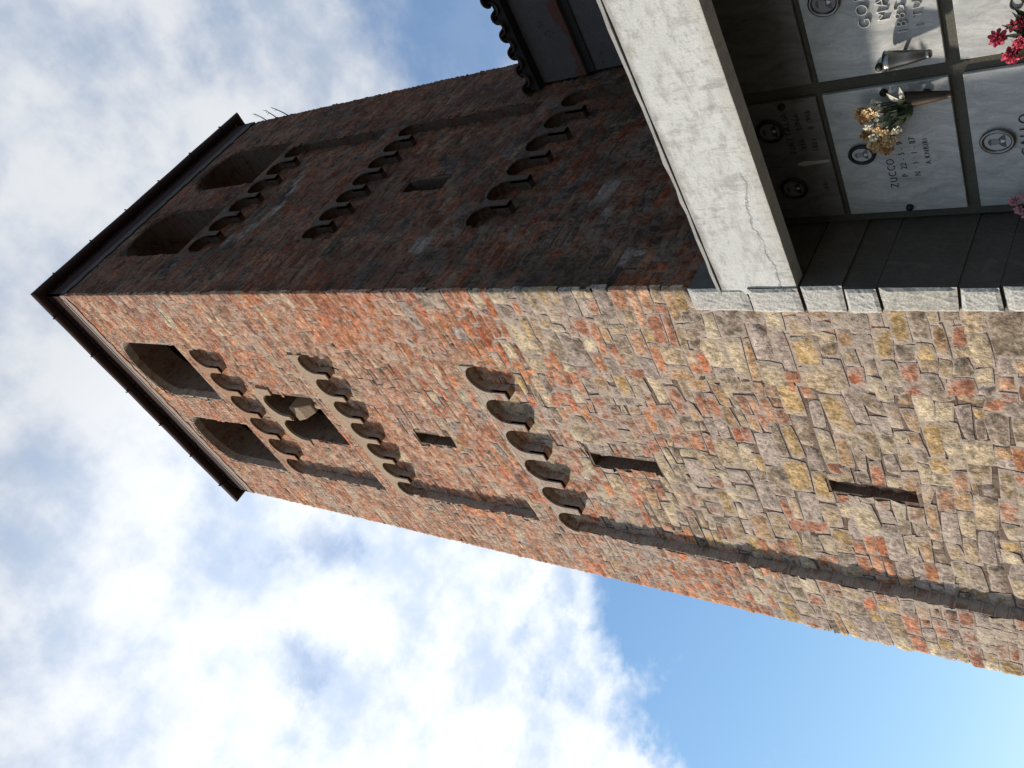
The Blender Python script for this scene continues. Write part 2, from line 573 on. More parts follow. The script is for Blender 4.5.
M['dark_inside'] = mat('dark_interior', flat((0.10, 0.075, 0.06), 0.4, 4), 0.95, 0.1)


def ground_fn(k, V):
    n1 = k.noise(V, 0.15, 5, 0.6)
    n2 = k.noise(V, 30, 5, 0.7)
    c = k.mix(n1, (0.085, 0.08, 0.068), (0.13, 0.12, 0.10))
    c = k.mix(1.0, c, k.mix(n2, (0.6, 0.6, 0.6), (1.35, 1.35, 1.35)), 'MULTIPLY')
    return c, k.bump(n2, 0.8, 0.03)


M['gravel'] = mat('dark_gravel', ground_fn, 0.95, 0.2)

# ------------------------------------------------------------------ ground
GZ = -2.55
gm = MB()
gm.add([(-900, -900, GZ), (900, -900, GZ), (900, 900, GZ), (-900, 900, GZ)], [(0, 1, 2, 3)])
tag(gm.build('ground', M['gravel']), kind='structure')

# ------------------------------------------------------------------ the bell tower
W, DP = 5.0, 4.79
ZT = 14.40
REC = 0.130            # depth of the recessed panels
THICK = 0.62
tower = empty('bell_tower', (-W / 2, DP / 2, GZ), 'tall bell tower of weathered red brick and rubble stone with rows of small round arches', 'bell tower')

FR = [dict(c=[-1.25 - .5 * i for i in range(6)], r=.198, zc=11.77, pend=.23, zb=9.72),
      dict(c=[-1.21 - .426 * i for i in range(7)], r=.168, zc=9.15, pend=.19, zb=6.78),
      dict(c=[-1.245 - .509 * i for i in range(6)], r=.200, zc=6.20, pend=.21, zb=GZ + .5)]
SH = [dict(c=[1.10 + .46 * i for i in range(6)], r=.182, zc=11.68, pend=.24, zb=9.62),
      dict(c=[1.153 + .377 * i for i in range(7)], r=.148, zc=9.10, pend=.21, zb=6.78),
      dict(c=[1.19 + .455 * i for i in range(6)], r=.182, zc=6.25, pend=.24, zb=GZ + .5)]


def panel_loop(f):
    cs = sorted(f['c'], reverse=True)           # from high a to low a
    r, zc, zp = f['r'], f['zc'], f['zc'] - f['pend']
    L = [(cs[-1] - r, f['zb']), (cs[0] + r, f['zb']), (cs[0] + r, zp)]
    for i, c in enumerate(cs):
        if i:
            L.append((c + r, zp))
        L += arc(c, zc, r, r, 0, 180, 12)
        if i < len(cs) - 1:
            L.append((c - r, zp))
    return L


def in_panel(f, a, z):
    cs = np.array(f['c'])
    lo, hi = cs.min() - f['r'], cs.max() + f['r']
    zp = f['zc'] - f['pend']
    inside = (a > lo) & (a < hi) & (z > f['zb']) & (z < zp)
    for c in f['c']:
        d = np.abs(a - c)
        top = f['zc'] + np.sqrt(np.maximum(f['r'] ** 2 - d ** 2, 0))
        inside |= (d < f['r']) & (z > f['zb']) & (z < top)
    return inside


def in_band(f, a, z):
    """the plastered arch band: from the pendant tips up to just over the arches"""
    cs = np.array(f['c'])
    lo, hi = cs.min() - f['r'], cs.max() + f['r']
    top = f['zc'] + f['r'] + f.get('over', .10)
    return (a > lo + .02) & (a < hi - .02) & (z > f['zc'] - f['pend']) & (z < top - .02)


def arch_open(a0, a1, z0, zs, rise):
    return [(a0, z0), (a1, z0)] + arc((a0 + a1) / 2, zs, (a1 - a0) / 2, rise, 0, 180, 18)


def in_loop(loop, a, z):
    """even-odd point in polygon, vectorised"""
    ins = np.zeros(a.shape, bool)
    n = len(loop)
    for i in range(n):
        x0, z0 = loop[i]
        x1, z1 = loop[(i + 1) % n]
        if z0 == z1:
            continue
        cond = ((z0 > z) != (z1 > z)) & (a < (x1 - x0) * (z - z0) / (z1 - z0) + x0)
        ins ^= cond
    return ins


FRONT_BELFRY = [arch_open(-2.21, -1.01, 12.22, 13.70, .42), arch_open(-3.97, -2.79, 12.20, 13.70, .42)]
SIDE_BELFRY = [arch_open(.90, 2.02, 12.02, 13.45, .46), arch_open(2.62, 3.74, 12.02, 13.45, .46)]
TWIN = [(-3.10, 9.80), (-2.08, 9.80), (-2.08, 11.02)] + arc(-2.315, 11.02, .235, .25, 0, 180, 12) + \
       [(-2.55, 10.93), (-2.63, 10.93)] + arc(-2.865, 11.02, .235, .25, 0, 180, 12)
SLITS = [[(-2.76, 7.62), (-2.55, 7.60), (-2.55, 8.26), (-2.76, 8.28)],
         [(-2.70, 4.60), (-2.50, 4.60), (-2.50, 5.44), (-2.71, 5.46)],
         [(-2.59, 2.03), (-2.42, 2.03), (-2.42, 2.78), (-2.58, 2.78)]]
SLIT_SH = [[(2.04, 7.55), (2.30, 7.58), (2.28, 8.28), (2.06, 8.26)]]

mapF = lambda a, z, o: (a, -o, z)
mapS = lambda a, z, o: (o, a, z)
mapB = lambda a, z, o: (a, DP + o, z)
mapL = lambda a, z, o: (-W - o, a, z)


PLATE_IN = .004        # the mortar bed lies behind the stones' faces


def plates(mb, mp, A0, A1, panels, belfry, deep_holes):
    outer = [(A0, GZ), (A1, GZ), (A1, ZT), (A0, ZT)]
    v, f = plate_mesh(outer, [panel_loop(p) for p in panels] + belfry, REC + PLATE_IN)
    mb.add([mp(a, z, -d - (PLATE_IN if d < .01 else 0)) for a, z, d in v], f)
    e = .002
    v, f = plate_mesh([(A0 + e, GZ), (A1 - e, GZ), (A1 - e, ZT - e), (A0 + e, ZT - e)], belfry + deep_holes, THICK - REC)
    mb.add([mp(a, z, -d - REC - (PLATE_IN if d < .01 else 0) - .0005) for a, z, d in v], f, 1)


PAL_BRICK = [((.46, .165, .085), 1.8), ((.45, .205, .115), 2.6), ((.39, .185, .115), 2.0), ((.45, .255, .16), 2.2),
             ((.49, .21, .100), 1.6), ((.31, .145, .095), .8), ((.47, .33, .22), 1.2)]
PAL_STONE = [((.57, .46, .31), 1.2), ((.47, .315, .150), 1.5), ((.42, .31, .20), 2.4), ((.33, .25, .18), 1.8),
             ((.38, .30, .255), 2.4), ((.46, .29, .165), 1.6), ((.48, .375, .25), 1.6), ((.26, .20, .155), .8),
             ((.40, .18, .11), 1.6)]
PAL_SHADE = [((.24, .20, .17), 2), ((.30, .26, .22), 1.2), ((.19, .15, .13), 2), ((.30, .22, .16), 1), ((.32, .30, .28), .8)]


PATCHES = [[(1.25, 11.36), (1.75, 11.02), (2.02, 10.90), (2.05, 10.72), (1.7, 10.78), (1.30, 11.10)],
           [(2.25, 10.95), (2.50, 11.0), (2.50, 10.84), (2.28, 10.78)],
           [(2.62, 11.2), (2.95, 11.22), (2.95, 11.06), (2.66, 11.0)],
           [(1.70, 9.9), (2.40, 9.9), (2.40, 9.72), (1.74, 9.70)],
           [(1.20, 4.66), (1.30, 5.08), (1.62, 5.14), (1.66, 4.86), (1.42, 4.64)],
           [(.72, 6.9), (1.0, 6.95), (1.02, 6.75), (.75, 6.7)], [(.35, 4.1), (.62, 4.3), (.64, 4.0), (.4, 3.9)]]


def pick(pal):
    cs = [c for c, w in pal]
    ws = np.array([w for c, w in pal])
    return np.array(cs[rng.choice(len(cs), p=ws / ws.sum())])


def field(a, z, k=0.0):
    return (math.sin(2.1 * a + 1.3 * z + k) + math.sin(-1.1 * a + 2.3 * z + 1.7 * k + 2) + math.sin(3.7 * a - .9 * z + 4 + k)) / 3


def brick_prob(a, z, side):
    if side == 'F':
        d = abs(a)
        if z > 6.4:
            p = .985 if z > 7.2 else .95
        elif z > 4.9:
            p = .62
            if d < 1.05:
                p = .90 if z > 5.35 else .45
        elif z > 3.4:
            p = .26
        else:
            p = .15
        if a < -3.95 and 3.9 < z < 6.6:
            p = .93
        if a < -3.95 and z < 3.9:
            p = .30
        if z < 7.2:
            p += .22 * field(a * 1.3, z * 1.3) * (.4 if z > 6.4 else 1)
    else:
        p = .93 if z > 6.6 else (.66 if z > 4.6 else .40)
        p += .20 * field(a, z, 3)
    return p


def lay_courses(A0, A1, z0, z1, side):
    """list of (a0, a1, z0, z1, is_brick)"""
    out = []
    z = z0
    toggle = 0
    while z < z1:
        mid = sum(brick_prob(A0 + (A1 - A0) * t, z, side) for t in (.1, .3, .5, .7, .9)) / 5
        if rng.random() < mid - .12:
            h = .104 * rng.uniform(.90, 1.08)
        else:
            h = rng.choice([rng.uniform(.085, .14), rng.uniform(.10, .17), rng.uniform(.15, .24)])
        h = min(h, z1 - z + .02)
        a = A0
        toggle ^= 1
        while a < A1 - .02:
            p = brick_prob(a + .15, z, side)
            isb = rng.random() < p
            if h < .125:
                if isb:
                    L = rng.choice([.38, .44, .30, .20]) * rng.uniform(.85, 1.12)
                    if a == A0 and toggle:
                        L = .2
                    # two or three bricks in a run keep the courses readable
                    L = min(L, A1 - a)
                    if A1 - a - L < .08:
                        L = A1 - a
                    out.append((a, a + L, z, z + h, True))
                else:
                    L = rng.uniform(.14, .36)
                    if A1 - a - L < .08:
                        L = A1 - a
                    out.append((a, a + L, z, z + h, False))
            else:
                if isb and rng.random() < .8:
                    n = 2 if h > .17 else 1
                    L = rng.uniform(.2, .40)
                    if A1 - a - L < .08:
                        L = A1 - a
                    for i in range(n):
                        b0 = z + h * i / n
                        if n == 2 and rng.random() < .35:
                            m = a + L * rng.uniform(.35, .65)
                            out.append((a, m, b0, b0 + h / n, True))
                            out.append((m, a + L, b0, b0 + h / n, True))
                        else:
                            out.append((a, a + L, b0, b0 + h / n, True))
                else:
                    L = min(h * rng.choice([rng.uniform(.7, 1.6), rng.uniform(1.2, 3.4)]), .48)
                    if A1 - a - L < .10:
                        L = A1 - a
                    if h > .19 and rng.random() < .42:
                        q = rng.uniform(.35, .65)
                        if rng.random() < .5 and L > .24:
                            m = a + L * rng.uniform(.35, .65)
                            out.append((a, m, z, z + h * q, False))
                            out.append((m, a + L, z, z + h * q, False))
                        else:
                            out.append((a, a + L, z, z + h * q, False))
                        out.append((a, a + L, z + h * q, z + h, False))
                    else:
                        out.append((a, a + L, z, z + h, False))
            a += L
        z += h
    return out


def stones(A0, A1, z0, z1, side, panels, holes, bands, skip):
    """numpy build of every stone on one face -> verts (a,z,o), faces, tint, rim"""
    Vs, Fs, Ts, Rs = [], [], [], []
    base = 0
    for (a0, a1, c0, c1, isb) in lay_courses(A0, A1, z0, z1, side):
        if skip(a0, a1, c0, c1):
            continue
        w, h = a1 - a0, c1 - c0
        if w < .03 or h < .03:
            continue
        left_end, right_end = a0 <= A0 + 1e-4, a1 >= A1 - 1e-4
        deep = rng.random() < (.10 if isb else .07)
        gap = (.006 if deep else -.001) * (1 if isb else 1.3)
        step = .06 if isb else .045
        ns = max(4, int(round(w / step)))
        nt = 4 if isb else max(4, int(round(h / .045)))
        s = np.linspace(-1, 1, ns + 1)
        t = np.linspace(-1, 1, nt + 1)
        rw = .022 if isb else .036
        e = max(.5, 1 - 2 * rw / w)
        s[1], s[-2] = -e, e
        et = max(.45, 1 - 2 * rw / h)
        t[1], t[-2] = -et, et
        Sg, Tg = np.meshgrid(s, t)
        r = .05 if isb else rng.uniform(.03, .20)
        Sx = Sg * (1 - r * .5 * Tg ** 2 * (np.abs(Sg) > .3))
        Tx = Tg * (1 - r * .5 * Sg ** 4)
        jit = .005 if isb else .017
        cj = rng.normal(0, jit, (4, 2))
        if left_end or right_end:
            cj *= .4
        A = (a0 + a1) / 2 + Sx * (w / 2 - gap)
        Z = (c0 + c1) / 2 + Tx * (h / 2 - gap)
        wts = [(1 - Sg) * (1 - Tg) / 4, (1 + Sg) * (1 - Tg) / 4, (1 + Sg) * (1 + Tg) / 4, (1 - Sg) * (1 + Tg) / 4]
        for q in range(4):
            A += wts[q] * cj[q, 0]
            Z += wts[q] * cj[q, 1]
        Z += .014 * np.sin(1.9 * A + .9 * Z) + .010 * np.sin(3.7 * A - 1.1 * Z + 2)
        # front profile
        rimS, rimT = np.abs(Sg), np.abs(Tg)
        if left_end:
            rimS = np.where(Sg < 0, 0, rimS)
        if right_end:
            rimS = np.where(Sg > 0, 0, rimS)
        rim = np.maximum(rimS, rimT)
        edge = rim > .999
        top = (rng.uniform(.004, .011) if isb else rng.uniform(.005, .013))
        if rng.random() < .10:
            top *= .35
        O = np.full(Sg.shape, top) - top * .25 * rim ** 8
        O += rng.normal(0, .3) * top * Sg + rng.normal(0, .3) * top * Tg
        O += rng.normal(0, .0022 if isb else .0050, Sg.shape)
        O = np.where(edge, -.012 if deep else rng.normal(.001, .0015), np.maximum(O, .002))
        A = A + np.where(edge, 0, rng.normal(0, .002, Sg.shape))
        # ends that form the tower's corner: run past it and wrap round
        ext = rng.uniform(.0, .018) if isb else rng.uniform(.0, .03)
        if right_end:
            A = np.where(Sg > .999, A1 + ext, A)
        if left_end:
            A = np.where(Sg < -.999, A0 - ext, A)
        if right_end or left_end:
            O = np.where((np.abs(Sg) > .999) & edge & (rimT < .999) & ((Sg > 0) if right_end else (Sg < 0)), top * .6, O)
            k = 1 if right_end else -1
            col = -1 if right_end else 0
            ca = A[:, col:col + 1 if col == 0 else None] - k * .001
            cz = Z[:, col:col + 1 if col == 0 else None]
            co = np.full(ca.shape, -.034)
            A = np.hstack([A, ca] if right_end else [ca, A])
            Z = np.hstack([Z, cz] if right_end else [cz, Z])
            O = np.hstack([O, co] if right_end else [co, O])
            rim = np.hstack([rim, rim[:, -1:]] if right_end else [rim[:, :1], rim])
        nr, nc = A.shape
        ca = (A[:-1, :-1] + A[1:, 1:]) / 2
        cz = (Z[:-1, :-1] + Z[1:, 1:]) / 2
        panel = np.zeros(ca.shape, bool)
        for p in panels:
            panel |= in_panel(p, ca, cz)
        hole = np.zeros(ca.shape, bool)
        for L, dep in holes:
            if dep or True:
                hole |= in_loop(L, ca, cz)
        band = np.zeros(ca.shape, bool)
        for p in bands:
            band |= in_band(p, ca, cz) & ~panel
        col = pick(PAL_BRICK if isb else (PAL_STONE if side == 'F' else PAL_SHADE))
        if isb and side == 'F':
            f = field(a0 * 1.6, c0 * .9, 9)
            if f > .25:
                col = col * .55 + np.array([.42, .24, .155]) * .45
        if isb and side == 'F' and a0 > -1.0 and 5.0 < c0 < 8.0:
            col = col * np.array([1.0, .80, .68])
        col = col * rng.uniform(.78, 1.22)
        if side == 'S' and any(in_loop(L, np.array([(a0 + a1) / 2]), np.array([(c0 + c1) / 2]))[0] for L in PATCHES):
            col = np.array([.62, .60, .58]) * rng.uniform(.85, 1.15)
        idx = np.arange(nr * nc).reshape(nr, nc)
        for layer, ok in ((0, ~panel & ~hole & ~band), (1, panel & ~hole)):
            if not ok.any():
                continue
            q = np.stack([idx[:-1, :-1], idx[:-1, 1:], idx[1:, 1:], idx[1:, :-1]], -1)[ok]
            Vs.append(np.stack([A.ravel(), Z.ravel(), O.ravel() - (REC if layer else 0)], -1))
            Fs.append(q + base)
            Ts.append(np.tile(np.append(col, .68 if isb and c0 > 6 else .97), (nr * nc, 1)))
            Rs.append(np.clip(rim, 0, 1).ravel())
            base += nr * nc
    return np.concatenate(Vs), np.concatenate(Fs), np.concatenate(Ts), np.concatenate(Rs)


def build_wall(mp, mb_plates, st, mats, label=None):
    """plates and stones of one wall joined into one mesh"""
    pv = [tuple(v) for v in mb_plates.v]
    n0 = len(pv)
    sv, sf, tn, rm = st if st is not None else (np.zeros((0, 3)), np.zeros((0, 4), int), np.zeros((0, 4)), np.zeros(0))
    wv = [mp(a, z, o) for a, z, o in sv]
    faces = list(mb_plates.f) + [tuple(int(i) + n0 for i in q) for q in sf]
    midx = [2 if q else 0 for q in mb_plates.m] + [1] * len(sf)
    # recalc plate normals before joining
    tmp = bpy.data.meshes.new('tmp')
    tmp.from_pydata(pv, [], mb_plates.f)
    bm = bmesh.new()
    bm.from_mesh(tmp)
    bmesh.ops.recalc_face_normals(bm, faces=bm.faces)
    bm.to_mesh(tmp)
    bm.free()
    pf = [tuple(p.vertices) for p in tmp.polygons]
    pv = [tuple(v.co) for v in tmp.vertices]
    bpy.data.meshes.remove(tmp)
    sfl = [tuple(int(i) + n0 for i in q) for q in sf]
    if len(sf):
        p0, p1, p2 = (Vector(wv[i]) for i in sf[len(sf) // 2][:3])
        nv = (p1 - p0).cross(p2 - p0)
        out = Vector(mp(0, 0, 1)) - Vector(mp(0, 0, 0))
        if nv.dot(out) < 0:
            sfl = [t[::-1] for t in sfl]
    o = obj('wall', pv + wv, pf + sfl, mats, tower, False, midx)
    me = o.data
    me.attributes.new('tint', 'FLOAT_COLOR', 'POINT')
    me.attributes.new('rim', 'FLOAT', 'POINT')
    tint = np.ones((len(me.vertices), 4))
    tint[:n0] = (.35, .3, .26, 1)
    rim = np.zeros(len(me.vertices))
    if len(tn):
        tint[n0:] = tn
        rim[n0:] = rm
    me.attributes['tint'].data.foreach_set('color', tint.ravel().astype(np.float32))
    me.attributes['rim'].data.foreach_set('value', rim.astype(np.float32))
    sm = np.array(midx) == 1
    me.polygons.foreach_set('use_smooth', sm)
    if label:
        o['label'] = label
    return o


# sunlit face -----------------------------------------------------
for f, ov in zip(FR, (.05, .13, .02)):
    f['over'] = ov
for f, ov in zip(SH, (.02, .02, .02)):
    f['over'] = ov
GR_TOP = 3.30         # granite cladding runs up to here at the corner
mb = MB()
plates(mb, mapF, -W + .03, -.03, FR, FRONT_BELFRY, [TWIN] + SLITS)


def grown(loop, d=.026):
    a = [p[0] for p in loop]
    z = [p[1] for p in loop]
    ca, cz = (min(a) + max(a)) / 2, (min(z) + max(z)) / 2
    fa, fz = 1 + 2 * d / (max(a) - min(a)), 1 + 2 * d / (max(z) - min(z))
    return [(ca + (p - ca) * fa, cz + (q - cz) * fz) for p, q in loop]


holesF = [(L, 0) for L in FRONT_BELFRY] + [(TWIN, 1)] + [(L, 1) for L in SLITS]
stF = stones(-W, 0, GZ, ZT - .16, 'F', FR, [(grown(L), q) for L, q in holesF], FR, lambda a0, a1, c0, c1: a0 > -.17 and c0 < GR_TOP)
if True:
    # the masonry stops against the granite at the corner
    v = stF[0]
    lim = -.185
    msk = (v[:, 1] < GR_TOP) & (v[:, 0] > lim)
    v[msk, 0] = lim + .012 * np.sin(v[msk, 1] * 23)
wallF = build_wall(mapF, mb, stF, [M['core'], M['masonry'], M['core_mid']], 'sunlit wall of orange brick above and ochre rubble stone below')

# shaded face -----------------------------------------------------
mb = MB()
plates(mb, mapS, .03, DP - .03, SH, SIDE_BELFRY, SLIT_SH)
holesS = [(L, 0) for L in SIDE_BELFRY] + [(L, 1) for L in SLIT_SH]
stS = stones(.03, DP, 2.2, ZT - .2, 'S', SH, [(grown(L), q) for L, q in holesS], SH, lambda a0, a1, c0, c1: False)
wallS = build_wall(mapS, mb, stS, [M['core_shade'], M['masonry_shade'], M['core_shade']], 'shaded wall of dirty brick and stone, colour darkened for shade')

# the two far faces -------------------------------------------------
mb = MB()
plates(mb, mapB, -W + .004, -.004, FR, FRONT_BELFRY, [])
build_wall(mapB, mb, None, [M['core_shade']] * 3)
mb = MB()
plates(mb, mapL, .004, DP - .004, SH, SIDE_BELFRY, [])
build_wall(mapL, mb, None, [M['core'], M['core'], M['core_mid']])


# arch friezes ------------------------------------------------------
def frieze(f, mp, m, wall, proud=.016):
    cs = sorted(f['c'], reverse=True)
    r, zc, zp = f['r'], f['zc'], f['zc'] - f['pend']
    top = zc + r + f['over']
    pts = []
    for i, c in enumerate(cs[::-1]):
        pts += [(c + r * math.cos(math.radians(180 - 15 * q)), zc + r * math.sin(math.radians(180 - 15 * q))) for q in range(13)]
        if i < len(cs) - 1:
            pts += [(c + r, zp), (cs[::-1][i + 1] - r, zp)]
    k = MB()
    vs = []
    for i, (a, z) in enumerate(pts):
        t = top + .010 * math.sin(a * 9.1) + .012 * math.sin(a * 23.0 + 1) + .008 * math.sin(a * 51.0)
        for zz, oo in ((z, proud), (t, proud), (t, -.035), (z, -.035)):
            vs.append(mp(a, zz, oo))
    fs = [(i * 4 + j, i * 4 + (j + 1) % 4, i * 4 + 4 + (j + 1) % 4, i * 4 + 4 + j) for i in range(len(pts) - 1) for j in range(4)]
    fs += [(0, 1, 2, 3), tuple(len(vs) - 4 + j for j in range(4))[::-1]]
    k.add(vs, fs)
    return k.build('arch_frieze', m, wall)


frieze(FR[0], mapF, M['orange_plaster'], wallF, .010)
frieze(FR[1], mapF, M['cream'], wallF)
frieze(FR[2], mapF, M['core'], wallF, .014)
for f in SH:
    frieze(f, mapS, M['core_shade'], wallS, .010)

# cornice strips under the eave ------------------------------------------
for mp, A0, A1, m in ((mapF, -W, 0, M['cornice']), (mapS, .03, DP, M['cornice_shade'])):
    k = MB()
    n = 46
    lo = [(A0 + (A1 - A0) * i / n, ZT - .17 + .018 * math.sin(i * 1.7) + .012 * math.sin(i * 3.1)) for i in range(n + 1)]
    v, fc = plate_mesh(lo + [(A1, ZT), (A0, ZT)], [], .03)
    k.add([mp(a, z, .022 - d) for a, z, d in v], fc)
    k.build('cornice', m, wallF if mp is mapF else wallS)

# twin window -------------------------------------------------------------
tw = MB()
v, fc = plate_mesh([(-3.22, 10.95), (-3.10, 10.93), (-3.10, 11.02)] + arc(-2.865, 11.02, .235, .25, 180, 0, 12) + [(-2.63, 10.93), (-2.55, 10.93)] +
                   arc(-2.315, 11.02, .235, .25, 180, 0, 12) + [(-2.08, 10.93), (-1.96, 10.9), (-1.94, 11.2), (-2.1, 11.38), (-2.5, 11.40), (-2.9, 11.39), (-3.14, 11.33)], [], .04)
tw.add([mapF(a, z, -REC + .034 - d) for a, z, d in v], fc)
twin = tw.build('twin_window', M['cream'], tower)
k = MB()
yc = REC + .30
k.add([(x, y, z) for z, hx, y0, y1 in ((10.94, .15, REC + .06, REC + .50), (10.78, .13, REC + .10, REC + .46), (10.62, .085, yc - .09, yc + .09)) for x, y in
       ((-2.59 - hx, y0), (-2.59 + hx, y0), (-2.59 + hx, y1), (-2.59 - hx, y1))],
      [(0, 1, 2, 3), (11, 10, 9, 8)] + [(i * 4 + j, i * 4 + (j + 1) % 4, i * 4 + 4 + (j + 1) % 4, i * 4 + 4 + j) for i in range(2) for j in range(4)])
k.build('capital', M['cream'], twin, bevel=.012)
k = MB()
k.tube([(-2.59, yc, 9.80), (-2.59, yc, 9.88), (-2.59, yc, 9.9), (-2.59, yc, 10.3), (-2.59, yc, 10.61)], [.10, .10, .072, .070, .062], 14)
k.build('column', M['cream'], twin, smooth=True)

# the slits are walled up a little way in
for x0, x1, z0, z1, y in ((-2.80, -2.50, 7.55, 8.33, .20), (-2.75, -2.45, 4.55, 5.5, .17), (-2.63, -2.38, 1.98, 2.82, .10)):
    k = MB()
    G = 14
    pts = [(x0 + (x1 - x0) * q / 5, REC + y + rng.normal(0, .014), z0 + (z1 - z0) * r / G) for r in range(G + 1) for q in range(6)]
    k.add(pts, [(r * 6 + q, r * 6 + q + 1, r * 6 + 7 + q, r * 6 + 6 + q) for r in range(G) for q in range(5)])
    k.build('slit_filling', M['core'], tower)

# floors, roof, eave --------------------------------------------------------
for z in (12.0, 6.9):
    k = MB()
    k.box(-W + THICK + .01, -THICK - .01, THICK + .01, DP - THICK - .01, z - .08, z)
    k.build('floor', M['dark_inside'], tower)
E0 = .010
k = MB()
k.box(-W - E0, E0, -E0, DP + E0, ZT + .002, ZT + .09)
k.build('soffit', M['soffit'], tower)
k = MB()
ov = .008
zz = ZT + .095
k.add([(-W - ov, -ov, zz), (ov, -ov, zz), (ov, DP + ov, zz), (-W - ov, DP + ov, zz),
       (-W - ov, -ov, zz + .10), (ov, -ov, zz + .10), (ov, DP + ov, zz + .10), (-W - ov, DP + ov, zz + .10), (-W / 2, DP / 2, zz + 1.3)],
      [(3, 2, 1, 0), (0, 1, 5, 4), (1, 2, 6, 5), (2, 3, 7, 6), (3, 0, 4, 7), (4, 5, 8), (5, 6, 8), (6, 7, 8), (7, 4, 8)])
k.build('roof', M['tile'], tower)
GC, GRAD, GZC = .105, .088, ZT + .36


def gutter(p0, p1, outv, name='gutter'):
    """half-round gutter from p0 to p1; outv points away from the wall"""
    p0, p1, outv = Vector(p0), Vector(p1), Vector(outv)
    k = MB()
    prof = [(math.cos(math.radians(a)) * GRAD, math.sin(math.radians(a)) * GRAD) for a in range(180, 361, 15)]
    prof += [(x * .93, z * .93) for x, z in prof[::-1]]
    vs = []
    mid = []
    n = len(prof)
    dr = (p1 - p0).normalized()
    segs = 14
    for i in range(segs + 1):
        p = p0.lerp(p1, i / segs)
        sag = .008 * math.sin(i * 1.9 + p0.x) + .006 * math.sin(i * .7)
        for x, z in prof:
            sh = dr * x * (1 if i == segs else (-1 if i == 0 else 0))       # mitred ends
            vs.append(p + outv * x + sh + Vector((0, 0, z + sag * (0 < i < segs))))
    fs = [(i * n + j, i * n + (j + 1) % n, i * n + n + (j + 1) % n, i * n + n + j) for i in range(segs) for j in range(n)]
    fs += [tuple(range(n)), tuple(segs * n + j for j in range(n))[::-1]]
    k.add(vs, fs)
    gobj = k.build(name, M['gutter'], tower, smooth=False)
    # fascia board between the gutter and the roof edge
    q = MB()
    cut = dr * (GRAD + .004)
    a, b = p0 - outv * (GRAD + .004) + cut, p1 - outv * (GRAD + .004) - cut
    a2, b2 = a - outv * .03, b - outv * .03
    z0, z1 = Vector((0, 0, -.445)), Vector((0, 0, .05))
    q.add([a + z0, b + z0, b + z1, a + z1, a2 + z0, b2 + z0, b2 + z1, a2 + z1],
          [(0, 1, 2, 3), (7, 6, 5, 4), (0, 4, 5, 1), (3, 2, 6, 7), (0, 3, 7, 4), (1, 5, 6, 2)])
    q.build('fascia', M['soffit'], tower)
    for i in range(6):
        t = (i + .5) / 6
        p = p0.lerp(p1, t)
        h = MB()
        h.tube([p + outv * math.cos(math.radians(a)) * (GRAD + .012) + Vector((0, 0, math.sin(math.radians(a)) * (GRAD + .012))) for a in range(190, 372, 20)], .011, 6)
        h.build('gutter_bracket', M['gutter'], gobj)


gz = GZC + .09
gutter((-W - GC, -GC, gz), (GC, -GC, gz), (0, -1, 0))
gutter((GC, -GC, gz), (GC, DP + GC, gz), (1, 0, 0))
gutter((GC, DP + GC, gz), (-W - GC, DP + GC, gz), (0, 1, 0))
gutter((-W - GC, DP + GC, gz), (-W - GC, -GC, gz), (-1, 0, 0))
k = MB()
k.box(-W + .1, -.1, -.034, -.0225, ZT - .028, ZT - .003)
k.build('flashing', M['flashing'], tower)

# granite slabs cladding the foot of the corner ---------------------------------
zs = [3.30, 2.80, 2.40, 2.10, 1.86, 1.38, 1.12, .72, .35, -.15, -.6, -1.1, -1.7, -2.1, GZ]
for i in range(len(zs) - 1):
    z1, z0 = zs[i] - .010, zs[i + 1] + .010
    sl = rng.uniform(-.03, .03, 4)
    x0 = -.175 + rng.uniform(-.015, .02)
    x1 = .045 + rng.uniform(-.012, .012)
    y0 = -.045 - rng.uniform(0, .02)
    yb = 1.2
    tw_ = .05 * math.sin(i * 2.1)
    vs = []
    ny, nx = 10, 5
    k = MB()
    c = [(x0, z0 + sl[0]), (x1, z0 + sl[1]), (x1, z1 + sl[2] * .0), (x0, z1)]
    c = [(x0, z0), (x1, z0 + .02 * math.sin(i * 3.)), (x1, z1 + .02 * math.sin((i - 1) * 3.)), (x0, z1)]
    # split-faced front: a small rough grid; plain sides
    G = 9
    grid = []
    for r in range(G + 1):
        for q in range(G + 1):
            u, w = q / G, r / G
            x = c[0][0] * (1 - u) * (1 - w) + c[1][0] * u * (1 - w) + c[2][0] * u * w + c[3][0] * (1 - u) * w
            z = c[0][1] * (1 - u) * (1 - w) + c[1][1] * u * (1 - w) + c[2][1] * u * w + c[3][1] * (1 - u) * w
            rimf = min(u, 1 - u, w, 1 - w)
            y = y0 - min(rimf * .12, .012) + rng.normal(0, .0014)
            grid.append((x, y, z))
    k.add(grid, [(r * (G + 1) + q, r * (G + 1) + q + 1, (r + 1) * (G + 1) + q + 1, (r + 1) * (G + 1) + q) for r in range(G) for q in range(G)], 0)
    dz = tw_
    back = [(x0, yb, z0), (x1, yb, c[1][1] + dz * .0), (x1, yb, c[2][1]), (x0, yb, z1)]
    f4 = [grid[0], grid[G], grid[-1], grid[G * (G + 1)]]
    k.add(f4 + back, [(0, 4, 5, 1), (1, 5, 6, 2), (2, 6, 7, 3), (3, 7, 4, 0), (4, 7, 6, 5)], 1)
    s = k.build('cladding_slab', [M['granite_warm'] if i in (4, 8) else M['granite'], M['slab_side']], tower)

k = MB()
k.box(-.165, .030, -.030, 1.19, GZ, 3.27)
k.build('joint_mortar', M['joint'], tower)

